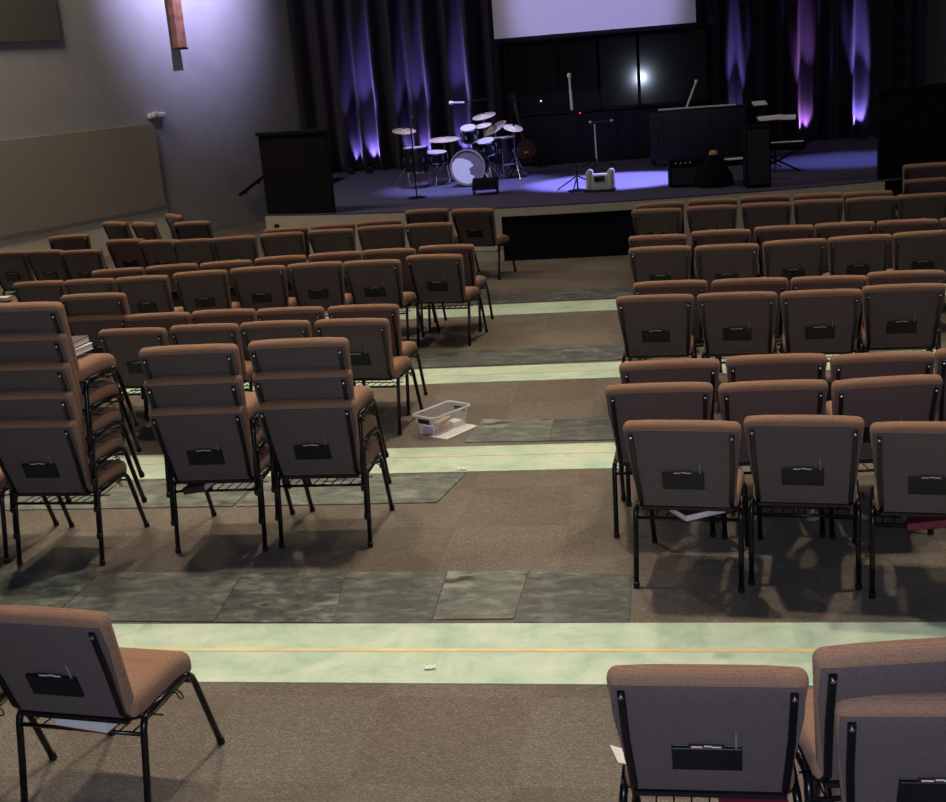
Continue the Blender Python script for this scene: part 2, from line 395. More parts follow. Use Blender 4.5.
# projection screen
s0 = at_y(494.5, 40.5, 19.5); s1 = at_y(696, 23, 19.5)
t = thing('projection_screen', 'pale grey projection screen hanging over the middle of the stage', 'screen', ((s0.x + s1.x) / 2, 19.5, s0.z))
w_ = s1.x - s0.x; h_ = w_ * 0.62
b = bm_new(); box(b, (0, 0, h_ / 2 + 0.01), (w_, 0.012, h_ - 0.02)); obj('screen_fabric', b, M['screen'], t, smooth=False)
b = bm_new(); box(b, (0, 0, -0.02), (w_ + 0.06, 0.04, 0.05), None, 0.012); box(b, (-w_ / 2 - 0.03, 0.01, h_ / 2), (0.06, 0.02, h_)); box(b, (w_ / 2 + 0.03, 0.01, h_ / 2), (0.06, 0.02, h_)); obj('border', b, M['black_wall'], t, smooth=False)
b = bm_new(); box(b, (0, 0.03, h_ + 0.06), (w_ + 0.2, 0.14, 0.14), None, 0.03); obj('case', b, M['plastic'], t, smooth=False)
for sx in (-1, 1):
    b = bm_new(); tube(b, [(sx * w_ * .4, 0.03, h_ + .12), (sx * w_ * .4, 0.03, ZC - s0.z)], 0.008, 6); obj('hanging_cable', b, M['metal'], t)

# glass panel wall at the back of the stage: dark lower panelling and glazed bays above
GY = 20.6
lb = bm_new(); box(lb, (-0.98, GY + 0.06, (SH + 1.50) / 2), (3.4, 0.1, 1.50 - SH))
for gx in (-2.3, -1.55, -0.9, -0.62, 0.1): box(lb, (gx, GY + 0.0, (SH + 1.5) / 2), (0.05, 0.03, 1.5 - SH), None, 0.006)
o = obj('wall_panelling', lb, M['black_wall'], smooth=False); struct(o)
P = at_y(641, 79, GY - 0.02)
gdir = (CAM - P).normalized()                              # glass leans back a touch and is turned a degree
yaw_g = math.atan2(gdir.x, -gdir.y); tilt_g = math.asin(gdir.z)
W_FR = bm_new(); xs = [-2.62, -1.79, -1.13, -0.485, 0.62]
for gx in xs: box(W_FR, (gx, GY + 0.02, 2.1), (0.05, 0.09, 1.2), None, 0.006)
for gz in (1.52, 2.68): box(W_FR, (-1.0, GY + 0.02, gz), (3.3, 0.09, 0.05), None, 0.006)
wt = struct(obj('window_1', W_FR, M['black_wall'], smooth=False))
for i in range(4):
    cx_ = (xs[i] + xs[i + 1]) / 2; wd = xs[i + 1] - xs[i] - 0.05
    b = bm_new(); box(b, (0, 0, 0), (wd, 0.012, 1.1))
    o = obj('pane', b, M['glass'], wt, smooth=False, loc=(cx_, GY + 0.02, 2.1), rot=(-tilt_g, 0, yaw_g))
# glowing beads stand in for coloured lights reflected in the glass
for px, py, mt, lab in ((541, 101, 'amber_glint', 'tiny amber glow standing in for a reflected light at the dark stage rear'), (580, 113, 'red_glint', 'tiny red glow standing in for a reflected light at the dark stage rear')):
    p = at_y(px, py, GY - 0.06); b = bm_new(); lathe(b, [(0.0, 0.0), (0.013, 0.0), (0.013, 0.02), (0.008, 0.03), (0, 0.033)], 12, Matrix.Translation(p) @ Matrix.Rotation(R(90), 4, 'X'))
    tag(obj('glint_bead', b, M[mt]), lab, 'lamp')

# ------------------------------------------------------------------ floor strips, tape, loose sheets
for nm, y0, y1 in (('floor_strip', 4.345, 4.885), ('floor_strip', 6.96, 7.46), ('floor_strip', 9.09, 9.575), ('floor_strip', 11.65, 12.18)):
    b = bm_new(); xl = wall_l_x(y0) + 0.1; box(b, ((xl + 5.0) / 2, (y0 + y1) / 2, 0.002), (5.0 - xl, y1 - y0, 0.004)); struct(obj(nm, b, M['green'], smooth=False))
for y, wd, lab in ((4.63, 0.03, 'pale yellow tape line along the nearest green floor strip'), (7.265, 0.022, 'yellow tape line along the second green floor strip'), (9.33, 0.02, 'faint yellow tape line on the third green floor strip')):
    b = bm_new(); box(b, (-1.0, y, 0.0052), (9.0, wd, 0.0016)); tag(obj('floor_tape', b, M['yellow'], smooth=False), lab, 'tape', 'yellow tape lines')
def sheet(pts, k, lab, th=0.006, tilt=0.0):
    b = bm_new(); c = Vector((sum(p[0] for p in pts) / len(pts), sum(p[1] for p in pts) / len(pts), 0))
    prism(b, [(p[0] - c.x, p[1] - c.y) for p in pts], 0.0005, th)
    o = obj('floor_sheet', b, M['grey'][k], smooth=False, loc=c); tag(o, lab, 'floor sheet', 'grey floor sheets')
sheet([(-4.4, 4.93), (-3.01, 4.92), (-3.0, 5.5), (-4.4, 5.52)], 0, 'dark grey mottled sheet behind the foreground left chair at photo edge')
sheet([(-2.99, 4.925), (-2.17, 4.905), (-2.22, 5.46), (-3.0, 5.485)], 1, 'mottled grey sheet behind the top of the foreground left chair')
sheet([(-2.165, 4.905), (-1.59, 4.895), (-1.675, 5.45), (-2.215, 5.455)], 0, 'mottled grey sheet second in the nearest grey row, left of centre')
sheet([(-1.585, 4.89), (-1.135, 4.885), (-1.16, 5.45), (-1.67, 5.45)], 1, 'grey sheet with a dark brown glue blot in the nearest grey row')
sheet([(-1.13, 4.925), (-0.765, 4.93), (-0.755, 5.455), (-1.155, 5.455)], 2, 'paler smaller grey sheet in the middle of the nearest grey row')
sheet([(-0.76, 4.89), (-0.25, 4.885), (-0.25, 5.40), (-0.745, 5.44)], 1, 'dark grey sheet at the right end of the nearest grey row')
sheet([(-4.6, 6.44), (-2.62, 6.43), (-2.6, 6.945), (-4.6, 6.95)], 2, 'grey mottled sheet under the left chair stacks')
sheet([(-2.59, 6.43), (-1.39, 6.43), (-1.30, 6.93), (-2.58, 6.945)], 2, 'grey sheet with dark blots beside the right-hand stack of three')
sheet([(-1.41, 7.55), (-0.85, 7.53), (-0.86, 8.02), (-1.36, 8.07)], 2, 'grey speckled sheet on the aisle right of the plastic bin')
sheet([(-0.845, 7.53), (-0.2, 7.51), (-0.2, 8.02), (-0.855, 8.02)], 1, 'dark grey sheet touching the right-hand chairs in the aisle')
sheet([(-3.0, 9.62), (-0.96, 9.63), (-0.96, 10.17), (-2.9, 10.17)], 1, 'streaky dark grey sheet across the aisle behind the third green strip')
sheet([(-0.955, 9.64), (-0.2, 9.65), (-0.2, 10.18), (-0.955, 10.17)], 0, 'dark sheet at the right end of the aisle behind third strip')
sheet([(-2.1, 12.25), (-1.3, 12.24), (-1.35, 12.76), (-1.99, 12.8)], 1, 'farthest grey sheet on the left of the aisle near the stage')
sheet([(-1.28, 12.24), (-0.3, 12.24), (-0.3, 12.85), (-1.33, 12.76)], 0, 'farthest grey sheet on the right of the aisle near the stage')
for p, s, a, lab in (((-1.059, 4.47), (0.05, 0.035), 0.2, 'white paper scrap on the nearest green strip'), ((-1.338, 7.0), (0.07, 0.045), -0.2, 'white paper scrap on the second green strip')):
    b = bm_new(); n_ = 4
    vs = [[b.verts.new((s[0] * (i / n_ - .5), s[1] * (j / 2 - .5), 0.004 * math.sin(3 * i + j))) for j in range(3)] for i in range(n_ + 1)]
    for i in range(n_):
        for j in range(2): b.faces.new((vs[i][j], vs[i + 1][j], vs[i + 1][j + 1], vs[i][j + 1]))
    o = obj('paper_scrap', b, M['white'], loc=(*p, 0.0095), rot=(0, 0, a)); md = o.modifiers.new('t', 'SOLIDIFY'); md.thickness = 0.001; tag(o, lab, 'paper')

# ------------------------------------------------------------------ chair
CW = 0.525
def make_chair():
    root = thing('stacking_chair', 'x', 'chair')
    # seat cushion with a waterfall front
    b = bm_new(); box(b, (0, 0.2425, 0.425), (0.470, 0.410, 0.092), None, 0.034, 4)
    bmesh.ops.subdivide_edges(b, edges=[e for e in b.edges if abs(e.verts[0].co.y - e.verts[1].co.y) > 0.2], cuts=6, use_grid_fill=True)
    for v in b.verts:
        fy = (v.co.y - 0.012) / 0.425
        if fy > 0.6: v.co.z -= 0.03 * ((fy - 0.6) / 0.4) ** 2
        v.co.z += 0.010 * (1 - (v.co.x / 0.25) ** 2) * max(0.0, min(1.0, (v.co.z - 0.40) / 0.07))
    obj('seat', b, M['fabric'], root, sharp=None)
    b = bm_new(); box(b, (0, 0.21, 0.386), (0.42, 0.36, 0.014)); obj('seat_pan', b, M['plastic'], root, smooth=False)
    # backrest: leaning cushion
    lean = math.atan2(0.134, 0.42)
    BM = Matrix.Translation((0, 0.032, 0.404)) @ Matrix.Rotation(lean, 4, 'X')
    H = 0.438
    b = bm_new(); box(b, (0, 0.033, H / 2), (CW, 0.066, H), None, 0.027, 4)
    bmesh.ops.subdivide_edges(b, edges=[e for e in b.edges if abs(e.verts[0].co.x - e.verts[1].co.x) > 0.3], cuts=5, use_grid_fill=True)
    for v in b.verts:
        q = v.co
        if q.z > H * 0.5: q.z -= 0.010 * (abs(q.x) / (CW / 2)) ** 4
        if q.y > 0.033: q.y += 0.010 * math.sin(PI * min(1, max(0, q.z / H))) * (1 - (q.x / 0.27) ** 2)
        q.x *= 0.84 + 0.16 * min(1.0, max(0.0, q.z / (H * 0.7)))
    bmesh.ops.transform(b, matrix=BM, verts=b.verts)
    obj('backrest', b, M['fabric'], root, sharp=None)
    # rear board set into the back under the cushion roll, its dark tone painted-in shade
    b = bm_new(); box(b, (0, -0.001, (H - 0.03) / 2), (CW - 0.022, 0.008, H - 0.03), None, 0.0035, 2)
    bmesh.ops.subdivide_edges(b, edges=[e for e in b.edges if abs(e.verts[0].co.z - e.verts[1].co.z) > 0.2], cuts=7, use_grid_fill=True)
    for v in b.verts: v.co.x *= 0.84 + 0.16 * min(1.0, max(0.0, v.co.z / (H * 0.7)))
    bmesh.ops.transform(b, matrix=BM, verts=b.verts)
    obj('rear_board', b, M['shaded_fabric'], root)
    # uprights
    for s in (-1, 1):
        b = bm_new()
        xt, xb = s * 0.2235, s * 0.207
        pts = [BM @ Vector((xt, -0.010, H - 0.045)), BM @ Vector((xt * .98, -0.011, H * .5)), BM @ Vector((xb, -0.011, 0.03)), Vector((xb, 0.045, 0.394)), Vector((s * 0.228, 0.085, 0.38))]
        for p, q in zip(pts, pts[1:]):
            d = (q - p); L = d.length; d.normalize(); ax = Vector((1, 0, 0)); nn = d.cross(ax).normalized(); ax = nn.cross(d)
            mt = Matrix((( ax.x, nn.x, d.x, 0), (ax.y, nn.y, d.y, 0), (ax.z, nn.z, d.z, 0), (0, 0, 0, 1)))
            box(b, (0, 0, L / 2), (0.022, 0.012, L + 0.008), Matrix.Translation(p) @ mt, 0.004, 2)
        u = obj('back_upright', b, M['metal'], root, smooth=False)
        b = bm_new(); lathe(b, [(0.0, 0), (0.007, 0), (0.007, 0.003), (0.004, 0.006), (0, 0.0065)], 10, Matrix.Translation(BM @ Vector((xt, -0.016, H - 0.057))) @ Matrix.Rotation(R(90) + lean, 4, 'X'))
        obj('bolt', b, M['chrome'], u)
        # rear leg with its bend
        b = bm_new(); x = s * 0.2435
        tube(b, [(x, 0, 0.012), (x, 0.033, 0.18), (x, 0.058, 0.325), (x - s * .001, 0.065, 0.352), (x - s * .003, 0.08, 0.372), (x - s * .006, 0.105, 0.381)], 0.0125, 12)
        lg = obj('leg', b, M['metal'], root, sharp=None)
        b = bm_new(); lathe(b, [(0.012, 0.0), (0.0155, 0.003), (0.0155, 0.028), (0.0128, 0.03)], 12, Matrix.Translation((x, 0, 0.0))); obj('foot_cap', b, M['plastic'], lg)
        b = bm_new(); tube(b, [(x - s * .006, 0.10, 0.381), (x - s * .008, 0.22, 0.381), (x - s * .008, 0.36, 0.378)], 0.0125, 12)
        obj('seat_rail', b, M['metal'], root, sharp=None)
        b = bm_new(); tube(b, [(x - s * .008, 0.35, 0.378), (x - s * .008, 0.385, 0.374), (x - s * .008, 0.412, 0.352), (x - s * .008, 0.43, 0.315), (x - s * .008, 0.485, 0.165), (x - s * .008, 0.541, 0.012)], 0.0125, 12)
        lg = obj('leg', b, M['metal'], root, sharp=None)
        b = bm_new(); lathe(b, [(0.012, 0.0), (0.0155, 0.003), (0.0152, 0.028), (0.0128, 0.03)], 12, Matrix.Translation((x - s * .008, 0.545, 0.0)) @ Matrix.Rotation(R(12), 4, 'X')); obj('foot_cap', b, M['plastic'], lg)
    # wire book rack
    b = bm_new()
    tube(b, [(-0.243, 0.058, 0.328), (0.243, 0.058, 0.328)], 0.0075, 8); tube(b, [(-0.234, 0.425, 0.328), (0.234, 0.425, 0.328)], 0.006, 8)
    for i in range(9):
        x = -0.2 + 0.05 * i; tube(b, [(x, 0.058, 0.333), (x, 0.2, 0.324), (x, 0.42, 0.330)], 0.0028, 6)
    tube(b, [(-0.236, 0.2, 0.320), (0.236, 0.2, 0.320)], 0.0035, 6)
    obj('book_rack', b, M['metal'], root, sharp=None)
    # card holder on the back, cards and pen
    b = bm_new(); pz = 0.148
    box(b, (-0.004, -0.019, pz), (0.188, 0.004, 0.086), BM, 0.002, 1); box(b, (-0.004, -0.008, pz), (0.188, 0.004, 0.086), BM, 0.002, 1)
    box(b, (-0.004, -0.0135, pz - 0.041), (0.188, 0.012, 0.004), BM); box(b, (-0.096, -0.0135, pz), (0.004, 0.012, 0.086), BM); box(b, (0.088, -0.0135, pz), (0.004, 0.012, 0.086), BM)
    ch = obj('card_holder', b, M['plastic'], root, smooth=False)
    b = bm_new(); box(b, (-0.005, -0.0135, pz + 0.028), (0.098, 0.003, 0.05), BM); o = obj('card', b, M['dark_cover'], ch, smooth=False)
    b = bm_new()
    for i, (cx, cw, h) in enumerate(((-0.03, 0.03, .044), (0.0, 0.022, .0475), (0.022, 0.026, .0445))): box(b, (cx, -0.016, pz + h), (cw, 0.0015, 0.004), BM)
    obj('card', b, M['white'], ch, smooth=False)
    b = bm_new(); tube(b, [BM @ Vector((0.074, -0.0135, pz - 0.01)), BM @ Vector((0.074, -0.0135, pz + 0.085)), BM @ Vector((0.074, -0.0135, pz + 0.098))], [0.0035, 0.0035, 0.002], 8)
    obj('pen', b, M['ledge'], ch)
    # ganging hook on the right side
    b = bm_new(); tube(b, [(0.236, 0.26, 0.376), (0.262, 0.26, 0.372), (0.27, 0.262, 0.35), (0.27, 0.285, 0.34), (0.262, 0.29, 0.355), (0.236, 0.292, 0.372)], 0.003, 6)
    obj('linking_hook', b, M['metal'], root, sharp=None)
    return root

PROTO = make_chair(); used = [False]
def chair(x, y, yaw, label, group, z=0.0, sx=1.0):
    o = PROTO if not used[0] else copy_tree(PROTO)
    used[0] = True
    o.location = (x, y, z); o.rotation_euler = (0, 0, R(yaw)); o.scale = (sx, 1, 1)
    tag(o, label, 'chair', group); return o

ORD = ['', 'first', 'second', 'third', 'fourth', 'fifth', 'sixth', 'seventh', 'eighth', 'ninth', 'tenth']
K = 'brown padded chair'
# right block, rows counted from the camera towards the stage: (x, y, yaw)
RIGHT = {
 2: [(0.01, 5.23, -7.4), (0.53, 5.25, -7.4), (1.04, 5.10, -7.8)],
 3: [(-0.10, 5.87, -1.0), (0.44, 5.84, 0.5), (0.96, 5.84, 6.0)],
 4: [(-0.05, 6.33, 1.0), (0.50, 6.36, -1.5), (1.02, 6.31, 0.3), (1.545, 6.36, 0)],
 5: [(-0.14, 8.12, -3.5), (0.395, 8.08, -5.5), (0.92, 8.03, -2.5), (1.44, 8.09, -3.0)],
 6: [(-0.04, 8.61, -2.5), (0.505, 8.56, -4.0), (1.03, 8.50, -6.0), (1.54, 8.56, -5.5)],
 7: [(-0.12, 10.20, -4.0), (0.42, 10.12, -4.0), (0.955, 10.18, 2.0), (1.47, 10.22, 2.0), (1.98, 10.26, 2.0)],
 8: [(-0.14, 10.86, -5.0), (0.405, 10.95, -4.0), (0.95, 11.00, -5.0), (1.465, 11.0, -6.0), (1.975, 10.95, -6.0), (2.485, 10.92, -5)],
 9: [(-0.165, 12.72, -8.0), (0.39, 12.71, -8.0), (0.93, 12.68, -9.0), (1.435, 12.69, -7.0), (1.93, 12.65, 0.0), (2.43, 12.66, 0.0)],
 10: [(-0.15, 13.21, 6.0), (0.42, 13.27, -10.0), (0.96, 13.30, -8.0), (1.48, 13.21, -4.0), (1.97, 13.12, -3.0)],
}
special = {(2, 0): 'brown chair with a book corner poking out under it, right block aisle end', (2, 1): 'middle brown chair of the nearest right block row, right of the poking book',
           (2, 2): 'brown chair with a maroon book beneath, cut by the right photo edge'}
for r, lst in RIGHT.items():
    for i, (x, y, a) in enumerate(lst):
        lab = special.get((r, i), '%s, %s from the aisle in the %s right-hand row from the camera' % (K, ORD[i + 1], ORD[r]))
        sx = 1.0 if r <= 4 else 0.985
        if i + 1 < len(lst): sx = min(sx, (lst[i + 1][0] - x) / 0.53)
        if i > 0: sx = min(sx, (x - lst[i - 1][0]) / 0.53)
        chair(x, y, a, lab, 'right block chairs', 0, max(0.93, sx))
# foreground right
chair(0.045, 3.0, -0.6, 'nearest brown chair at bottom right beside the aisle, maroon book under it', 'foreground chairs')
chair(0.612, 2.86, 1.0, 'brown chair cut by the bottom right photo corner, lower of two stacked', 'foreground chairs')
chair(0.552, 2.88, 8.0, 'brown chair at bottom right, upper of the stack of two', 'foreground chairs', 0.135)
# right edge near the stage
for k, (x, y) in enumerate(((2.72, 13.98), (3.25, 14.0))):
    chair(x, y, 2, 'brown chair standing near the stage at the far right, %s pair, lower one' % ('left' if k == 0 else 'right'), 'chairs at the right stage corner')
    chair(x, y + .01, 2, 'brown chair on top of the %s stack by the far right stage corner' % ('left' if k == 0 else 'right'), 'chairs at the right stage corner', 0.158)

# left block
chair(-2.055, 3.37, -6.8, 'brown chair alone at the lower left with a maroon book on its rack', 'foreground chairs')
chair(-2.66, 3.235, -5, 'chair cut by the lower left photo edge, only its legs show', 'foreground chairs')
def stack(x, y, yaw, n, where, dz=0.158, dx=-0.002):
    nm = {5: ['bottom', 'second from bottom', 'middle', 'fourth from bottom', 'top'], 3: ['bottom', 'middle', 'top'], 2: ['bottom', 'top'], 1: ['']}[n]
    for k in range(n): chair(x + dx * k, y + 0.002 * k, yaw, '%s brown chair, %s' % (nm[k], where), 'stacked chairs', dz * k)
stack(-3.285, 5.60, -2.3, 5, 'of the tall stack of five at the left photo edge', 0.150, 0.008)
stack(-2.437, 5.748, 0.8, 3, 'of the left stack of three')
stack(-1.872, 5.791, -0.5, 3, 'of the right stack of three beside the aisle')
chair(-3.86, 5.64, -2, 'brown chair left of the stack of five, mostly outside the photo', 'stacked chairs')
LEFT = {
 3: [(-3.70, 7.80, -3), (-3.19, 7.83, -2), (-2.685, 7.83, -2), (-2.135, 7.79, -6)],
 4: [(-3.73, 8.31, 1), (-3.235, 8.33, -1), (-2.72, 8.29, -2), (-2.175, 8.26, -3)],
 5: [(-5.62, 10.10, 0), (-5.12, 10.08, -2), (-4.63, 10.08, 2), (-4.135, 10.19, 6), (-3.63, 10.27, 5), (-3.125, 10.33, 4), (-2.595, 10.29, -4), (-2.06, 10.42, -9)],
 6: [(-5.10, 10.60, 8), (-4.60, 10.67, 7), (-4.085, 10.70, 7), (-3.595, 10.82, 6), (-3.09, 10.88, 4), (-2.58, 10.91, -3), (-2.05, 10.96, -5)],
 7: [(-4.615, 12.44, 1), (-4.12, 12.53, 2), (-3.58, 12.57, -4), (-3.06, 12.64, 2), (-2.53, 12.62, -6)],
 8: [(-4.20, 12.93, 3), (-3.69, 13.00, 8), (-3.19, 13.11, 4)],
}
for r, lst in LEFT.items():
    for i, (x, y, a) in enumerate(lst):
        n = len(lst) - i
        lab = '%s, %s from the aisle in the %s left-hand row from the camera' % (K, ORD[n], ORD[r])
        sx = 1.0
        if i + 1 < len(lst): sx = min(sx, (lst[i + 1][0] - x) / 0.53)
        if i > 0: sx = min(sx, (x - lst[i - 1][0]) / 0.53)
        chair(x, y, a, lab, 'left block chairs', 0, max(0.93, sx))
stack(-4.235, 8.37, -3, 2, 'of the pair stacked at the left end of the fourth left row')
chair(-2.80, 13.90, -4, 'brown chair in front of the stage, second from the centre aisle', 'left block chairs')
chair(-2.225, 13.70, -14, 'brown chair standing turned in front of the stage by the dark recess', 'left block chairs')
# loose chairs by the left wall
for x, y, a, z, lab in (
    (-7.02, 13.45, 6, 0, 'brown chair by the left wall behind the tan panel end, back row'),
    (-6.17, 12.06, -4, 0, 'brown chair near the left wall with its seat showing to the right'),
    (-7.15, 12.30, -6, 0, 'brown chair at the far left photo edge below the tan panel'),
    (-6.66, 12.22, -10, 0, 'brown chair second from the left photo edge below the tan panel'),
    (-6.93, 14.60, -30, 0, 'brown chair turned towards the stage under the tan wall panel'),
    (-6.42, 14.32, -34, 0, 'narrow-looking turned chair right of the one under the wall panel'),
    (-5.98, 12.76, -8, 0, 'brown chair in front of the two turned chairs, left one'),
    (-5.49, 12.52, -8, 0, 'brown chair in front of the two turned chairs, right one'),
    (-6.32, 15.05, -46, 0, 'brown chair turned sideways at the right end of the tan panel'),
    (-5.73, 14.10, -5, 0, 'brown chair in front of the sideways chair by the left wall'),
    (-5.07, 12.42, 0, 0, 'brown chair between the turned chairs and the seventh left row')):
    chair(x, y, a, lab, 'chairs by the left wall', z, 0.93)

# ------------------------------------------------------------------ books
def book(name, label, loc, rot, size=(0.16, 0.225, 0.035), cover='maroon', group='hymn books'):
    t = thing(name, label, 'book', loc, 0, group); t.rotation_euler = rot
    w, d, h = size
    b = bm_new(); box(b, (0, 0, h - 0.0015), (w, d, 0.003)); box(b, (0, 0, 0.0015), (w, d, 0.003)); box(b, (-w / 2 + 0.0015, 0, h / 2), (0.003, d, h)); obj('cover', b, M[cover], t, smooth=False)
    b = bm_new(); box(b, (0.001, 0, h / 2), (w - 0.01, d - 0.008, h - 0.0062)); obj('page_block', b, M['page'], t, smooth=False)
    return t
def on_chair(cx, cy, yaw, lx, ly, lz):
    c, s = math.cos(R(yaw)), math.sin(R(yaw)); return (cx + c * lx - s * ly, cy + s * lx + c * ly, lz)
RK = 0.331
book('hymn_book', 'maroon book with white page edges under the lone lower left chair', on_chair(-2.055, 3.37, -6.8, 0.02, 0.12, RK + 0.004), (0, R(0), R(-90 - 6.8 - 6)), (0.16, 0.225, 0.05))
book('hymn_book', 'maroon book under the nearest chair at bottom right', on_chair(0.045, 3.0, -0.6, 0.12, 0.11, RK), (R(-9), 0, R(-0.6 + 180)), (0.19, 0.24, 0.04))
book('hymn_book', 'maroon book under the right block chair cut by the photo edge', on_chair(1.04, 5.10, -7.8, 0.03, 0.11, RK), (R(-9), 0, R(90 - 7.8)), (0.17, 0.24, 0.035))
book('hymn_book', 'dark book with white pages under the left stack of three', on_chair(-2.437, 5.748, 0.8, -0.1, 0.10, RK), (R(-9), 0, R(84)), (0.17, 0.13, 0.035), 'dark_cover')
book('hymn_book', 'white book under the turned chair in front of the stage', on_chair(-2.225, 13.70, -14, 0.08, 0.06, RK + .01), (0, 0, R(90 - 14)), (0.17, 0.30, 0.045), 'white')
# book lying askew on the rack with one corner poking out backwards
ang = R(-7.4 + 38); cw_, cd_ = 0.155, 0.215
cor = Vector(on_chair(0.01, 5.23, -7.4, 0.0, 0.0, 0.332)); off = Matrix.Rotation(ang, 3, 'Z') @ Vector((cd_ / 2, cw_ / 2, 0))
book('hymn_book', 'maroon book lying askew under the aisle chair, white page corner poking out', tuple(cor + off), (0, 0, ang - R(90)), (cw_, cd_, 0.034))
# two books lying on the top seat of the tall stack
zt = 0.150 * 4 + 0.496
book('hymn_book', 'lower of two books on the top seat of the stack of five', on_chair(-3.253, 5.608, -2.3, 0.08, 0.24, zt), (0, 0, R(84)), (0.22, 0.15, 0.034), 'white')
book('hymn_book', 'upper of two books on the top seat of the stack of five', on_chair(-3.253, 5.608, -2.3, 0.07, 0.25, zt + 0.036), (0, 0, R(88)), (0.22, 0.14, 0.034), 'dark_cover')
chair(-6.95, 11.15, -88, 'brown chair turned sideways at the left photo edge behind the tall stack', 'chairs by the left wall', 0, 0.95)
book('hymn_book', 'pale book on the seat of the sideways chair at the left photo edge', on_chair(-6.95, 11.15, -88, -0.02, 0.26, 0.482), (0, 0, R(10)), (0.2, 0.14, 0.03), 'white')
# slip of paper at the edge of the nearest right chair
b = bm_new(); box(b, (0, 0, 0), (0.05, 0.09, 0.002), Matrix.Rotation(R(25), 4, 'Y'))
tag(obj('paper_slip', b, M['white'], smooth=False, loc=on_chair(0.045, 3.0, -0.6, -0.245, 0.12, 0.45), rot=(0, 0, 0.3)), 'white paper slip poking out at the left edge of the nearest right chair', 'paper')

# ------------------------------------------------------------------ clear plastic bin with its contents
BL, BW, BH = 0.37, 0.20, 0.135
bin_ang = R(58)
BC = Vector((-1.61, 7.868, 0.0045))
t = thing('plastic_bin', 'clear plastic bin with grip holes standing on the aisle carpet', 'bin', BC, bin_ang)
def shell(b, lx0, wx0, lx1, wx1, h, th):
    def ring(l, w, z): 
        r = 0.03; pts = []
        for cx, cy, a0 in ((l / 2 - r, w / 2 - r, 0), (-l / 2 + r, w / 2 - r, 90), (-l / 2 + r, -w / 2 + r, 180), (l / 2 - r, -w / 2 + r, 270)):
            for k in range(5): a = R(a0 + 22.5 * k); pts.append((cx + r * math.cos(a), cy + r * math.sin(a), z))
        return [b.verts.new(p) for p in pts]
    r0 = ring(lx0, wx0, 0.0); r1 = ring(lx1, wx1, h); r2 = ring(lx1 - 2 * th, wx1 - 2 * th, h); r3 = ring(lx0 - 2 * th, wx0 - 2 * th, th)
    n = len(r0)
    for A, B in ((r0, r1), (r1, r2), (r2, r3)):
        for k in range(n): b.faces.new((A[k], A[(k + 1) % n], B[(k + 1) % n], B[k]))
    b.faces.new(r0[::-1]); b.faces.new(r3)
b = bm_new(); shell(b, BL * .88, BW * .82, BL, BW, BH, 0.004); obj('tub', b, M['clear'], t)
b = bm_new()
rp = []
for cx, cy, a0 in ((BL / 2 - .03, BW / 2 - .03, 0), (-BL / 2 + .03, BW / 2 - .03, 90), (-BL / 2 + .03, -BW / 2 + .03, 180), (BL / 2 - .03, -BW / 2 + .03, 270)):
    for k in range(5): a = R(a0 + 22.5 * k); rp.append((cx + .036 * math.cos(a), cy + .036 * math.sin(a), BH))
tube(b, rp, 0.008, 8, True); obj('rim', b, M['rim'], t)
for s in (-1, 1):
    b = bm_new(); box(b, (s * (BL / 2 - 0.002), 0, BH - 0.035), (0.014, 0.1, 0.032), None, 0.006); obj('grip', b, M['dark_cover'], t, smooth=False)
BMX = Matrix.Translation(BC) @ Matrix.Rotation(bin_ang, 4, 'Z')
def inbin(name, c, s, rot, mat, lab):
    b = bm_new(); box(b, (0, 0, 0), s, None, 0.003, 1); p = BMX @ Vector(c)
    o = obj(name, b, M[mat], smooth=False, loc=p, rot=(rot[0], rot[1], rot[2] + bin_ang)); tag(o, lab, 'stationery', 'things in the plastic bin')
inbin('envelope_bundle', (-0.04, -0.01, 0.026), (0.18, 0.09, 0.04), (0, 0, 0.1), 'brown_paper', 'bundle of brown envelopes at the bottom of the clear bin')
inbin('paper_stack', (0.1, -0.01, 0.020), (0.09, 0.08, 0.028), (0, 0, -0.2), 'white', 'small pile of white papers inside the clear bin')
inbin('lilac_card_pack', (-0.143, 0.0, 0.035), (0.02, 0.1, 0.055), (0, 0, 0), 'lilac', 'lilac card pack against the near end of the clear bin')
inbin('tan_packet', (-0.01, -0.01, 0.062), (0.16, 0.05, 0.022), (0, 0, 0.25), 'tan', 'tan packet lying on the envelopes in the bin')
b = bm_new(); box(b, (0, 0, 0.0015), (0.34, 0.15, 0.002))
p = BMX @ Vector((0.0, -0.10, -0.004)); tag(obj('paper_sheet', b, M['white'], smooth=False, loc=p, rot=(0, 0, bin_ang + 0.05)), 'white paper sheet on the carpet right of the clear bin', 'paper')

# ------------------------------------------------------------------ instruments on the stage
def rot_to(v): return Vector((0, 0, 1)).rotation_difference(Vector(v).normalized()).to_matrix().to_4x4()
def on_stage(px, py): return at_z(px, py, SH)
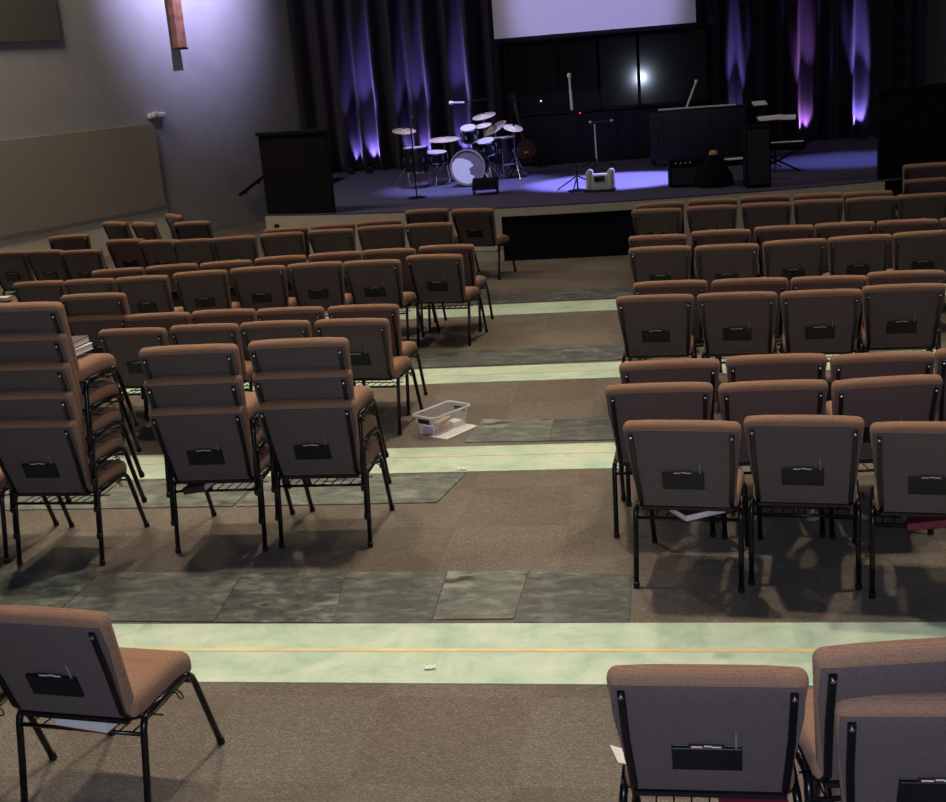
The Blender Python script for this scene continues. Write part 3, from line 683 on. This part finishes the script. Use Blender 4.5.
# bass drum: front head faces the seats
ky = 17.75
kc = at_y(467.5, 166, ky); KR = 0.262
kc.z = SH + KR + 0.02
t = thing('bass_drum', 'black bass drum with white and grey printed front head', 'drum', (kc.x, ky, SH), R(-4))
KM = Matrix.Translation((0, 0, KR + 0.02)) @ Matrix.Rotation(R(90), 4, 'X')
b = bm_new(); lathe(b, [(KR - .012, -0.36), (KR - .012, 0.0)], 40, KM); obj('shell', b, M['drum'], t)
b = bm_new(); lathe(b, [(0, 0.001), (KR - .02, 0.001), (KR - .02, 0.006), (0, 0.006)], 40, KM); hd = obj('front_head', b, M['head_grey'], t)
b = bm_new(); lf, rt_ = [], []
for i in range(33):
    y = -(KR - .03) + i / 32 * (KR - .03 + 0.135); h = math.sqrt(max(0.0, (KR - .028) ** 2 - y * y))
    lf.append((-h + (0.02 if y > .1 else 0), y)); rt_.append((min(h, 0.055 + 0.03 * math.sin(31 * y) + 0.014 * math.sin(83 * y) - (0.9 * (y - .05) if y > .05 else 0)), y))
pts = lf[::-1] + rt_
prism(b, pts, 0.0062, 0.0072, KM); obj('head_print', b, M['head'], hd, smooth=False)
b = bm_new(); lathe(b, [(KR - .022, -0.012), (KR, -0.012), (KR, 0.018), (KR - .022, 0.018)], 40, KM, True); obj('hoop', b, M['ledge'], t)
for s in (-1, 1):
    b = bm_new(); tube(b, [(s * .22, 0.1, .2), (s * .36, 0.0, 0.012)], 0.008, 8); obj('spur', b, M['chrome'], t)
def drum(name, label, px, py, y, rad, depth, zc, tiltv=(0, 0, 1), legs=False, loc=None):
    c = at_y(px, py, y); zc = c.z if zc is None else zc
    t = thing(name, label, 'drum', (c.x, y, SH))
    DM = Matrix.Translation((0, 0, zc - SH)) @ rot_to(tiltv)
    b = bm_new(); lathe(b, [(rad - .008, -depth / 2), (rad - .008, depth / 2)], 28, DM); obj('shell', b, M['drum'], t)
    b = bm_new(); lathe(b, [(0, depth / 2), (rad - .012, depth / 2), (rad - .012, depth / 2 + .003), (0, depth / 2 + .003)], 28, DM); obj('drum_head', b, M['pale_amp'], t)
    for z in (-depth / 2, depth / 2 - .01):
        b = bm_new(); lathe(b, [(rad - .012, z - .006), (rad, z - .006), (rad, z + .014), (rad - .012, z + .014)], 28, DM, True); obj('hoop', b, M['chrome'], t)
    for k in range(6):
        a = k * PI / 3 + .3; b = bm_new(); box(b, (rad * math.cos(a), rad * math.sin(a), 0), (0.018, 0.018, 0.06), DM, 0.004, 1); obj('lug', b, M['chrome'], t, smooth=False)
    if legs:
        for k in range(3):
            a = k * 2 * PI / 3 + .5; b = bm_new(); tube(b, [(rad * math.cos(a), rad * math.sin(a), zc - SH + .05), (rad * 1.06 * math.cos(a), rad * 1.06 * math.sin(a), 0.0)], 0.007, 8); obj('leg', b, M['chrome'], t)
    else:
        b = bm_new(); tube(b, [(0, 0, zc - SH - depth / 2), (0, 0.03, 0.25)], 0.012, 8); obj('stand_post', b, M['chrome'], t)
        for k in range(3):
            a = k * 2 * PI / 3 + .5; b = bm_new(); tube(b, [(0, 0.03, 0.27), (0.2 * math.cos(a), 0.03 + 0.2 * math.sin(a), 0.008)], 0.007, 8); obj('leg', b, M['chrome'], t)
    return t
drum('floor_tom', 'black floor tom left of the bass drum with chrome legs', 417, 168, 18.05, 0.19, 0.36, SH + .42, legs=True)
drum('floor_tom', 'black floor tom far right of the kit beside the guitar', 505, 160, 18.7, 0.2, 0.4, SH + .42, legs=True)
drum('snare_drum', 'shallow snare drum just left of the bass drum', 436, 157, 18.25, 0.175, 0.15, None, (0.05, -.12, 1))
drum('rack_tom', 'small black rack tom above the bass drum', 469, 134, 18.25, 0.13, 0.2, None, (0, -.4, 1))
drum('rack_tom', 'silver-hooped rack tom right of the bass drum top', 487, 147, 18.3, 0.14, 0.2, None, (-.1, -.3, 1))
def cymbal(label, px, py, y, rad, tiltv, name='cymbal'):
    c = at_y(px, py, y)
    t = thing(name, label, 'cymbal', (c.x, y, SH))
    CM = Matrix.Translation((0, 0, c.z - SH)) @ rot_to(tiltv)
    b = bm_new(); lathe(b, [(0, 0.035), (0.02, 0.033), (0.04, 0.02), (0.05, 0.014), (rad, 0.0), (rad, -0.002), (0.05, 0.011), (0.03, 0.02), (0, 0.028)], 32, CM); obj('cymbal_plate', b, M['brass'], t)
    b = bm_new(); tube(b, [(0, 0, c.z - SH + .06), (0, 0, c.z - SH - .03), (0, 0.01, 0.3)], 0.009, 8); obj('stand_post', b, M['chrome'], t)
    b = bm_new(); lathe(b, [(0, 0.03), (0.018, 0.035), (0.018, 0.05), (0, 0.055)], 12, CM); obj('felt', b, M['plastic'], t)
    for k in range(3):
        a = k * 2 * PI / 3 + .9; b = bm_new(); tube(b, [(0, 0.01, 0.34), (0.24 * math.cos(a), 0.01 + 0.24 * math.sin(a), 0.01)], 0.008, 8); obj('leg', b, M['chrome'], t)
    return t
cymbal('bronze cymbal on the far left of the drum kit', 404, 131, 18.3, 0.18, (0.12, -.2, 1))
cymbal('wide flat bronze cymbal left of the rack tom', 444, 139.5, 18.55, 0.24, (0.02, -.12, 1))
cymbal('upper tilted cymbal right of the rack tom', 484, 116, 18.7, 0.18, (-0.12, -.25, 1))
cymbal('lower small cymbal under the upper tilted one', 483, 125.5, 18.5, 0.13, (-.1, -.25, 1))
cymbal('steeply tilted cymbal at the right of the kit', 495, 128, 18.9, 0.2, (-.5, -.35, 1))
cymbal('bronze cymbal above the right floor tom', 513, 128, 18.5, 0.15, (.25, -.3, 1))
def mic(b, p, d, L=0.16):
    lathe(b, [(0.0, 0), (0.012, 0.004), (0.014, L * .7), (0.024, L * .75), (0.027, L * .88), (0.02, L * .98), (0, L)], 14, Matrix.Translation(p) @ rot_to(d))
def tripod(t, r=0.28, h=0.16, mat='metal'):
    for k in range(3):
        a = k * 2 * PI / 3 + .4; b = bm_new(); tube(b, [(0, 0, h), (r * math.cos(a), r * math.sin(a), 0.012)], 0.009, 8); obj('leg', b, M[mat], t)
# overhead boom over the kit
y = 19.0; tp = at_y(506, 97, y); e = at_y(456, 103, y - .5)
t = thing('boom_microphone_stand', 'boom microphone stand arching over the drum kit', 'microphone stand', (tp.x + .06, y, SH)); o0 = Vector((tp.x + .06, y, SH))
b = bm_new(); tube(b, [(0, 0, 0.1), (0, 0, tp.z - SH)], 0.012, 8); obj('pole', b, M['metal'], t)
b = bm_new(); tube(b, [Vector((0.12, .05, tp.z - SH + .02)), e - o0], 0.009, 8); obj('boom_arm', b, M['metal'], t)
b = bm_new(); mic(b, e - o0 + Vector((.12, .05, .0)), Vector((-1, -.4, .05)), .24); obj('microphone', b, M['mic'], t); tripod(t)
# round based stand at the front left
bp_ = on_stage(417, 198)
t = thing('round_base_stand', 'thin black stand with a round base at the left stage front', 'microphone stand', bp_)
b = bm_new(); lathe(b, [(0.13, 0), (0.13, 0.012), (0.03, 0.03), (0, 0.03)], 24); obj('base', b, M['metal'], t)
b = bm_new(); tube(b, [(0, 0, .02), (0, 0, .95)], 0.01, 8); obj('pole', b, M['metal'], t)
b = bm_new(); mic(b, Vector((0, 0, .95)), Vector((.3, .2, 1))); obj('microphone', b, M['plastic'], t)
# guitar leaning on its stand
g = on_stage(529, 169); gtop = at_y(514, 100, g.y + .25)
t = thing('electric_guitar', 'dark red electric guitar standing on the right of the drum kit', 'guitar', g)
ax = (gtop - (g + Vector((0, 0, .18)))).normalized(); GM = Matrix.Translation((0, 0, .17)) @ rot_to(ax)
b = bm_new(); poly = []
for i in range(36):
    a = 2 * PI * i / 36; r = 0.165 + 0.035 * math.cos(2 * a) - 0.03 * math.cos(a + PI / 2) ; 
    poly.append((0.8 * r * math.cos(a), 1.15 * r * math.sin(a)))
prism(b, poly, -0.022, 0.022, GM @ Matrix.Translation((0, 0, .12)) @ Matrix.Rotation(R(90), 4, 'X')); obj('body', b, M['guitar_red'], t)
L_ = (gtop - g).length - .2
b = bm_new(); box(b, (0, -.02, .25 + (L_ - .25) / 2), (.045, .022, L_ - .25), GM, .005); obj('neck', b, M['neck'], t)
b = bm_new(); box(b, (0.01, -.02, L_ + .06), (.075, .018, .16), GM, .01); obj('headstock', b, M['drum'], t)
b = bm_new(); box(b, (0, -.03, .1), (.07, .01, .03), GM, .002); obj('bridge', b, M['chrome'], t)
t = thing('guitar_stand', 'low black stand under the dark red guitar', 'guitar stand', g + Vector((.0, .1, 0)))
for p, q in (((-.14, -.16, .16), (-.16, .1, .0)), ((.14, -.16, .16), (.16, .1, .0)), ((0, .1, .5), (0, .28, 0.0))):
    b = bm_new(); tube(b, [p, q], .01, 8); obj('leg', b, M['metal'], t)
b = bm_new(); tube(b, [(-.14, -.16, .13), (.14, -.16, .13)], .012, 8); obj('cradle', b, M['metal'], t)
# floor monitor on short legs
w = on_stage(486, 194)
t = thing('floor_monitor', 'black wedge floor monitor on short legs before the bass drum', 'speaker', w, R(4))
b = bm_new(); prism(b, [(-.16, .07), (.16, .07), (.16, .19), (.02, .22), (-.16, .12)], -.17, .17, Matrix(((0, 0, 1, 0), (1, 0, 0, 0), (0, 1, 0, 0), (0, 0, 0, 1)))); obj('cabinet', b, M['amp'], t, smooth=False)
for sx in (-.16, .16):
    for sy in (-.13, .13):
        b = bm_new(); tube(b, [(sx, sy, 0), (sx, sy, .09)], .01, 8); obj('leg', b, M['metal'], t)
b = bm_new(); box(b, (0, -.162, .095), (.28, .008, .04), None, .004); obj('grille', b, M['plastic'], t, smooth=False)
# vocal microphone stand in the middle
s = on_stage(578, 191); tm = at_y(572, 110, s.y); tt = at_y(569.5, 80, s.y)
t = thing('microphone_stand', 'straight microphone stand at the stage centre with pale lit microphone', 'microphone stand', s)
b = bm_new(); tube(b, [(0, 0, .02), tm - s], .011, 8); obj('pole', b, M['metal'], t)
b = bm_new(); tube(b, [tm - s, tm - s + (tt - tm) * .68], .017, 10); obj('upper_tube', b, M['mic'], t)
b = bm_new(); mic(b, tm - s + (tt - tm) * .66, tt - tm, .22); obj('microphone', b, M['mic'], t)
b = bm_new(); lathe(b, [(0.14, 0), (0.14, 0.012), (0.03, 0.03), (0, 0.03)], 24); obj('base', b, M['metal'], t)
tripod(t, .36, .2)
# folded music stand
s = on_stage(597, 168); 
t = thing('music_stand', 'folded music stand with thin tray behind the pale floor amplifier', 'music stand', s)
hh = at_y(594.5, 124, s.y) - s
b = bm_new(); tube(b, [(0, 0, .1), hh], .012, 8); obj('pole', b, M['mic'], t)
b = bm_new(); box(b, hh + Vector((.09, 0, .03)), (.36, .05, .03), None, .006); obj('tray', b, M['metal'], t, smooth=False)
for dx in (-.06, .27):
    b = bm_new(); lathe(b, [(0, -.02), (.022, -.012), (.022, .012), (0, .02)], 12, Matrix.Translation(hh + Vector((dx, -.03, .04)))); obj('knob', b, M['mic'], t)
tripod(t, .3, .14)
# pale floor amp
s = on_stage(601, 191)
t = thing('floor_amplifier', 'pale grey floor amplifier with two rounded cheeks at stage centre', 'amplifier', s, R(-3))
b = bm_new(); box(b, (0, 0, .12), (.3, .24, .2), None, .02); obj('cabinet', b, M['pale_amp'], t)
for sx in (-1, 1):
    b = bm_new(); box(b, (sx * .14, 0, .15), (.08, .26, .26), None, .035); obj('cheek', b, M['pale_amp'], t)
b = bm_new(); box(b, (0, -.125, .17), (.14, .02, .07), None, .01); obj('control_panel', b, M['plastic'], t)
b = bm_new(); box(b, (0, 0, .012), (.38, .27, .024)); obj('foot_rail', b, M['plastic'], t, smooth=False)
# upright piano seen from behind
py_ = 18.9; pl = at_y(650, 160, py_); pr = at_y(747, 150, py_); top = at_y(692, 108.5, py_).z
wd = pr.x - pl.x; xc = (pl.x + pr.x) / 2
t = thing('upright_piano', 'black upright piano standing across the right half of the stage', 'piano', (xc, py_, SH))
ht = top - SH
b = bm_new(); box(b, (0, .2, ht / 2 + .04), (wd, .4, ht - .12), None, .008); obj('case', b, M['piano'], t, smooth=False)
b = bm_new(); box(b, (0, .2, ht - .012), (wd + .06, .46, .024), None, .008); obj('lid', b, M['piano'], t, smooth=False)
b = bm_new(); box(b, (0, .52, .62), (wd - .08, .3, .08), None, .01); obj('keybed', b, M['piano'], t, smooth=False)
for sx in (-.75, -.25, .25, .75):
    b = bm_new(); box(b, (sx * wd / 2, -.012, ht / 2), (.07, .03, ht - .2), None, .006); obj('back_post', b, M['piano'], t, smooth=False)
for sx in (-1, 1):
    b = bm_new(); box(b, (sx * (wd / 2 - .04), .55, .3), (.07, .07, .6), None, .008); obj('leg', b, M['piano'], t, smooth=False)
    for sy in (.05, .35):
        b = bm_new(); lathe(b, [(0, -.018), (.03, -.018), (.03, .018), (0, .018)], 14, Matrix.Translation((sx * (wd / 2 - .08), sy, .03)) @ Matrix.Rotation(R(90), 4, 'Y')); obj('caster', b, M['metal'], t)
b = bm_new(); box(b, (0.1, .2, ht + .006), (wd * .8, .24, .012)); tag(obj('sheet_music', b, M['white'], smooth=False, loc=(xc - .1, py_, SH)), 'flat white strip painting the lit top of the piano lid', 'sheet music')  # white strip paints the light caught along the lid
# microphone over the piano
p0 = at_y(686, 109, py_ + .75); p1 = at_y(696, 82, py_ + .75)
t = thing('piano_microphone', 'tilted pale microphone rising behind the piano lid', 'microphone stand', (p0.x, py_ + .85, SH)); o0 = Vector((p0.x, py_ + .85, SH))
b = bm_new(); tube(b, [(0, 0, .1), p0 - o0], .011, 8); obj('pole', b, M['metal'], t)
b = bm_new(); tube(b, [p0 - o0, p0 - o0 + (p1 - p0) * .7], .016, 8); obj('upper_tube', b, M['mic'], t)
b = bm_new(); mic(b, p0 - o0 + (p1 - p0) * .62, p1 - p0, .2); obj('microphone', b, M['mic'], t); tripod(t)
# guitar amplifier, stool with cap, bench
s = on_stage(688, 187)
t = thing('guitar_amplifier', 'black guitar amplifier with silver knobs before the piano', 'amplifier', s, R(6))
b = bm_new(); box(b, (0, .1, .18), (.46, .22, .34), None, .015); obj('cabinet', b, M['amp'], t, smooth=False)
b = bm_new(); box(b, (0, -.014, .14), (.4, .012, .22), None, .004); obj('grille', b, M['plastic'], t, smooth=False)
for k in range(4):
    b = bm_new(); lathe(b, [(0, 0), (.014, 0), (.012, .02), (0, .02)], 12, Matrix.Translation((-.15 + .06 * k, -.012, .31)) @ Matrix.Rotation(R(90), 4, 'X')); obj('knob', b, M['chrome'], t)
b = bm_new(); tube(b, [(-.1, .1, .36), (-.09, .1, .38), (.09, .1, .38), (.1, .1, .36)], .01, 8); obj('handle', b, M['plastic'], t)
s = on_stage(714, 186)
t = thing('covered_stool', 'black cloth covered stool with a small tan cap on top', 'stool', s)
hgt = at_y(713, 154, s.y).z - SH
b = bm_new(); lathe(b, [(.24, 0.01), (.23, .12), (.16, hgt * .6), (.09, hgt * .88), (.05, hgt), (0, hgt + .005)], 20)
for v in b.verts: v.co.x *= 1 + .1 * math.sin(5 * math.atan2(v.co.y, v.co.x)); 
obj('cloth', b, M['amp'], t)
b = bm_new(); lathe(b, [(.055, hgt - .01), (.05, hgt + .03), (.03, hgt + .045), (0, hgt + .048)], 16); obj('cap', b, M['tan'], t)
s = on_stage(737, 183)
t = thing('piano_bench', 'low black bench with white papers in front of the piano', 'bench', s, R(4))
b = bm_new(); box(b, (0, .1, .26), (.5, .3, .07), None, .015); obj('seat', b, M['amp'], t)
for sx in (-.2, .2):
    for sy in (-.02, .22):
        b = bm_new(); box(b, (sx, sy, .115), (.04, .04, .23)); obj('leg', b, M['amp'], t, smooth=False)
b = bm_new(); box(b, (0.02, .1, .3), (.26, .2, .008)); tag(obj('sheet_music', b, M['white'], smooth=False, loc=s, rot=(0, 0, .2)), 'white papers lying on the low black bench', 'sheet music')
# loudspeaker column right of the piano
s = on_stage(759, 188)
t = thing('loudspeaker', 'tall black loudspeaker cabinet at the right of the piano', 'speaker', s, R(5))
hs = at_y(759, 126, s.y).z - SH
b = bm_new(); box(b, (0, .14, hs / 2), (.30, .28, hs), None, .012); obj('cabinet', b, M['amp'], t, smooth=False)
b = bm_new(); box(b, (0, -.006, hs / 2), (.26, .012, hs - .08), None, .004); obj('grille', b, M['plastic'], t, smooth=False)
# keyboard on stand with music stands
kp = on_stage(778, 172); kz = at_y(778, 150, kp.y).z - SH
t = thing('keyboard', 'black keyboard on a stand right of the loudspeaker', 'keyboard', kp, R(-8))
b = bm_new(); box(b, (0, 0, kz + .05), (.75, .3, .09), None, .012); obj('body', b, M['amp'], t, smooth=False)
b = bm_new(); box(b, (0, .06, kz + .097), (.66, .14, .006)); obj('keys', b, M['white'], t, smooth=False)
for sx in (-1, 1):
    b = bm_new(); tube(b, [(sx * .3, -.1, 0.01), (-sx * .3, .1, kz)], .014, 8); obj('leg', b, M['metal'], t)
for px, py, dx, lab in ((775, 118, .5, 'white sheets on the music stand above the keyboard'), (762, 103.5, .28, 'small white sheet on the upper music stand by the keyboard')):
    c = at_y(px, py, kp.y + .1 if px > 770 else kp.y + .5)
    t = thing('music_stand', 'black music stand ' + ('holding wide sheets over the keyboard' if px > 770 else 'behind the loudspeaker holding one small sheet'), 'music stand', (c.x, c.y, SH))
    b = bm_new(); tube(b, [(0, 0, .1), (0, 0, c.z - SH - .02)], .012, 8); obj('pole', b, M['metal'], t)
    b = bm_new(); box(b, (0, 0, 0), (dx, .22, .012), Matrix.Translation((0, 0, c.z - SH - .012)) @ Matrix.Rotation(R(14), 4, 'X')); obj('tray', b, M['metal'], t, smooth=False); tripod(t)
    b = bm_new()
    box(b, (-dx * .12, 0, .009), (dx * .66, .2, .004), Matrix.Rotation(R(14), 4, 'X') @ Matrix.Rotation(R(6), 4, 'Z'))
    if px > 770: box(b, (dx * .34, -.02, .012), (dx * .4, .2, .004), Matrix.Rotation(R(14), 4, 'X') @ Matrix.Rotation(R(-8), 4, 'Z'))
    tag(obj('sheet_music', b, M['white'], smooth=False, loc=(c.x, c.y, c.z + .001)), lab, 'sheet music')

# ------------------------------------------------------------------ lights
def add_light(name, kind, loc, energy, col=(1, 1, 1), target=None, **kw):
    d = bpy.data.lights.new(name, kind); d.energy = energy; d.color = col
    for k, v in kw.items(): setattr(d, k, v)
    o = bpy.data.objects.new(name, d); COL.objects.link(o); o.location = loc
    if target is not None: o.rotation_euler = (Vector(target) - Vector(loc)).to_track_quat('-Z', 'Y').to_euler()
    return o
WARM = (1.0, 0.83, 0.62)
# house lamps hang ahead of the seats and are tilted back over them: (x, y, watts, y they aim at)
HOUSE = [(-3.8, 6.9, 50, 4.4), (-1.0, 6.7, 56, 3.9), (2.4, 6.9, 50, 4.4), (-4.8, 10.2, 46, 8.0), (-1.3, 10.2, 50, 8.0), (2.3, 10.2, 46, 8.0),
         (-4.6, 13.0, 19, 10.9), (-1.2, 13.0, 27, 10.8), (2.2, 13.0, 19, 10.9), (-3.0, 12.6, 8, 15.0), (1.4, 12.6, 8, 15.0)]
for i, (x, y, e, ya) in enumerate(HOUSE):
    add_light('house_light', 'AREA', (x, y, ZC - 0.12), e * 0.86, WARM, (x, ya, 0.4), shape='DISK', size=0.3, spread=R(72))
    b = bm_new(); lathe(b, [(0.24, 0.02), (0.26, 0.0), (0.26, 0.1), (0.22, 0.1), (0.2, 0.03)], 24); o = obj('ceiling_downlight', b, M['metal'], loc=(x, y, ZC - 0.1))
    tag(o, 'round house downlight in the ceiling above the seating', 'ceiling light', 'house downlights')
for x, y, e in ((-8.6, 13.5, 330), (6.5, 12.0, 60)):  # unseen fill lamps added to lift the dark side walls
    add_light('wall_fill', 'AREA', (x, y, ZC - 0.12), e, WARM, None, shape='DISK', size=2.2)
PURPLE = (0.36, 0.26, 1.0); BLUE = (0.36, 0.36, 1.0)
# spot on the cross
sp = WP0 + WD * 0.75 + WN * 2.2; add_light('cross_spot', 'SPOT', (sp.x, sp.y, 6.6), 4200, (0.60, 0.55, 1.0), tuple((WP0 + WD * 0.95) + Vector((0, 0, 4.5))), spot_size=R(72), spot_blend=1.0, shadow_soft_size=0.05)
# uplights at the foot of the curtains
for px, e in ((352, 0.5), (377, 1.6), (402, 0.5), (424, 1.0), (462, 1.2), (749, 0.9), (806, 1.2), (853, 1.6)):
    Fd = FL if px < 500 else FR
    x = Fd.valley(at_y(px, 150, Fd.y).x); yv = Fd.depth(x); c = PURPLE if px != 806 else (0.5, 0.22, 0.75)
    yl = yv - 0.13
    add_light('curtain_uplight', 'SPOT', (x, yl, SH + 0.13), 70 * e, c, (x, yv, SH + 1.4), spot_size=R(70), spot_blend=0.8, shadow_soft_size=0.02)
    add_light('curtain_uplight', 'SPOT', (x, yv - 0.75, SH + 0.13), 520 * e, c, (x, yv, SH + 2.0), spot_size=R(19), spot_blend=1.0, shadow_soft_size=0.02)
    for y_ in (yl, yv - 0.75):
        b = bm_new(); box(b, (0, 0, .05), (.1, .08, .1), None, .015); box(b, (0, 0, .006), (.13, .1, .012))
        tag(obj('stage_uplight', b, M['metal'], smooth=False, loc=(x, y_, SH)), 'small black uplight at the foot of the stage curtain', 'stage light', 'curtain uplights')
# key lights over the stage
add_light('stage_key', 'SPOT', (0.4, 16.6, 6.8), 15000, (0.40, 0.38, 1.0), tuple(on_stage(615, 181)), spot_size=R(24), spot_blend=0.55, shadow_soft_size=0.06)
add_light('drum_key', 'SPOT', (-2.4, 15.6, 6.8), 3300, (0.45, 0.45, 1.0), (-2.95, 17.8, 1.0), spot_size=R(26), spot_blend=0.7, shadow_soft_size=0.06)
add_light('right_key', 'SPOT', (2.6, 16.6, 6.8), 2300, BLUE, (2.5, 18.2, SH), spot_size=R(26), spot_blend=0.9, shadow_soft_size=0.06)
add_light('screen_wash', 'SPOT', (-1.0, 14.0, 6.8), 1500, (0.50, 0.46, 1.0), (-1.1, 19.5, 3.4), spot_size=R(26), spot_blend=0.5, shadow_soft_size=0.1)
# the camera's own flash, seen again as the glare on the glass
add_light('camera_flash', 'POINT', tuple(CAM + CU * 0.05 - CF * 0.02), 340, (0.66, 0.77, 1.0), None, shadow_soft_size=0.012)

wd_ = bpy.data.worlds.new('world'); SC.world = wd_; wd_.use_nodes = True
wd_.node_tree.nodes['Background'].inputs[0].default_value = (0.25, 0.25, 0.4, 1); wd_.node_tree.nodes['Background'].inputs[1].default_value = 0.02

SC.view_settings.view_transform = 'Standard'; SC.view_settings.look = 'None'
SC.view_settings.exposure = 0.0; SC.view_settings.gamma = 1.0; SC.view_settings.use_curve_mapping = False
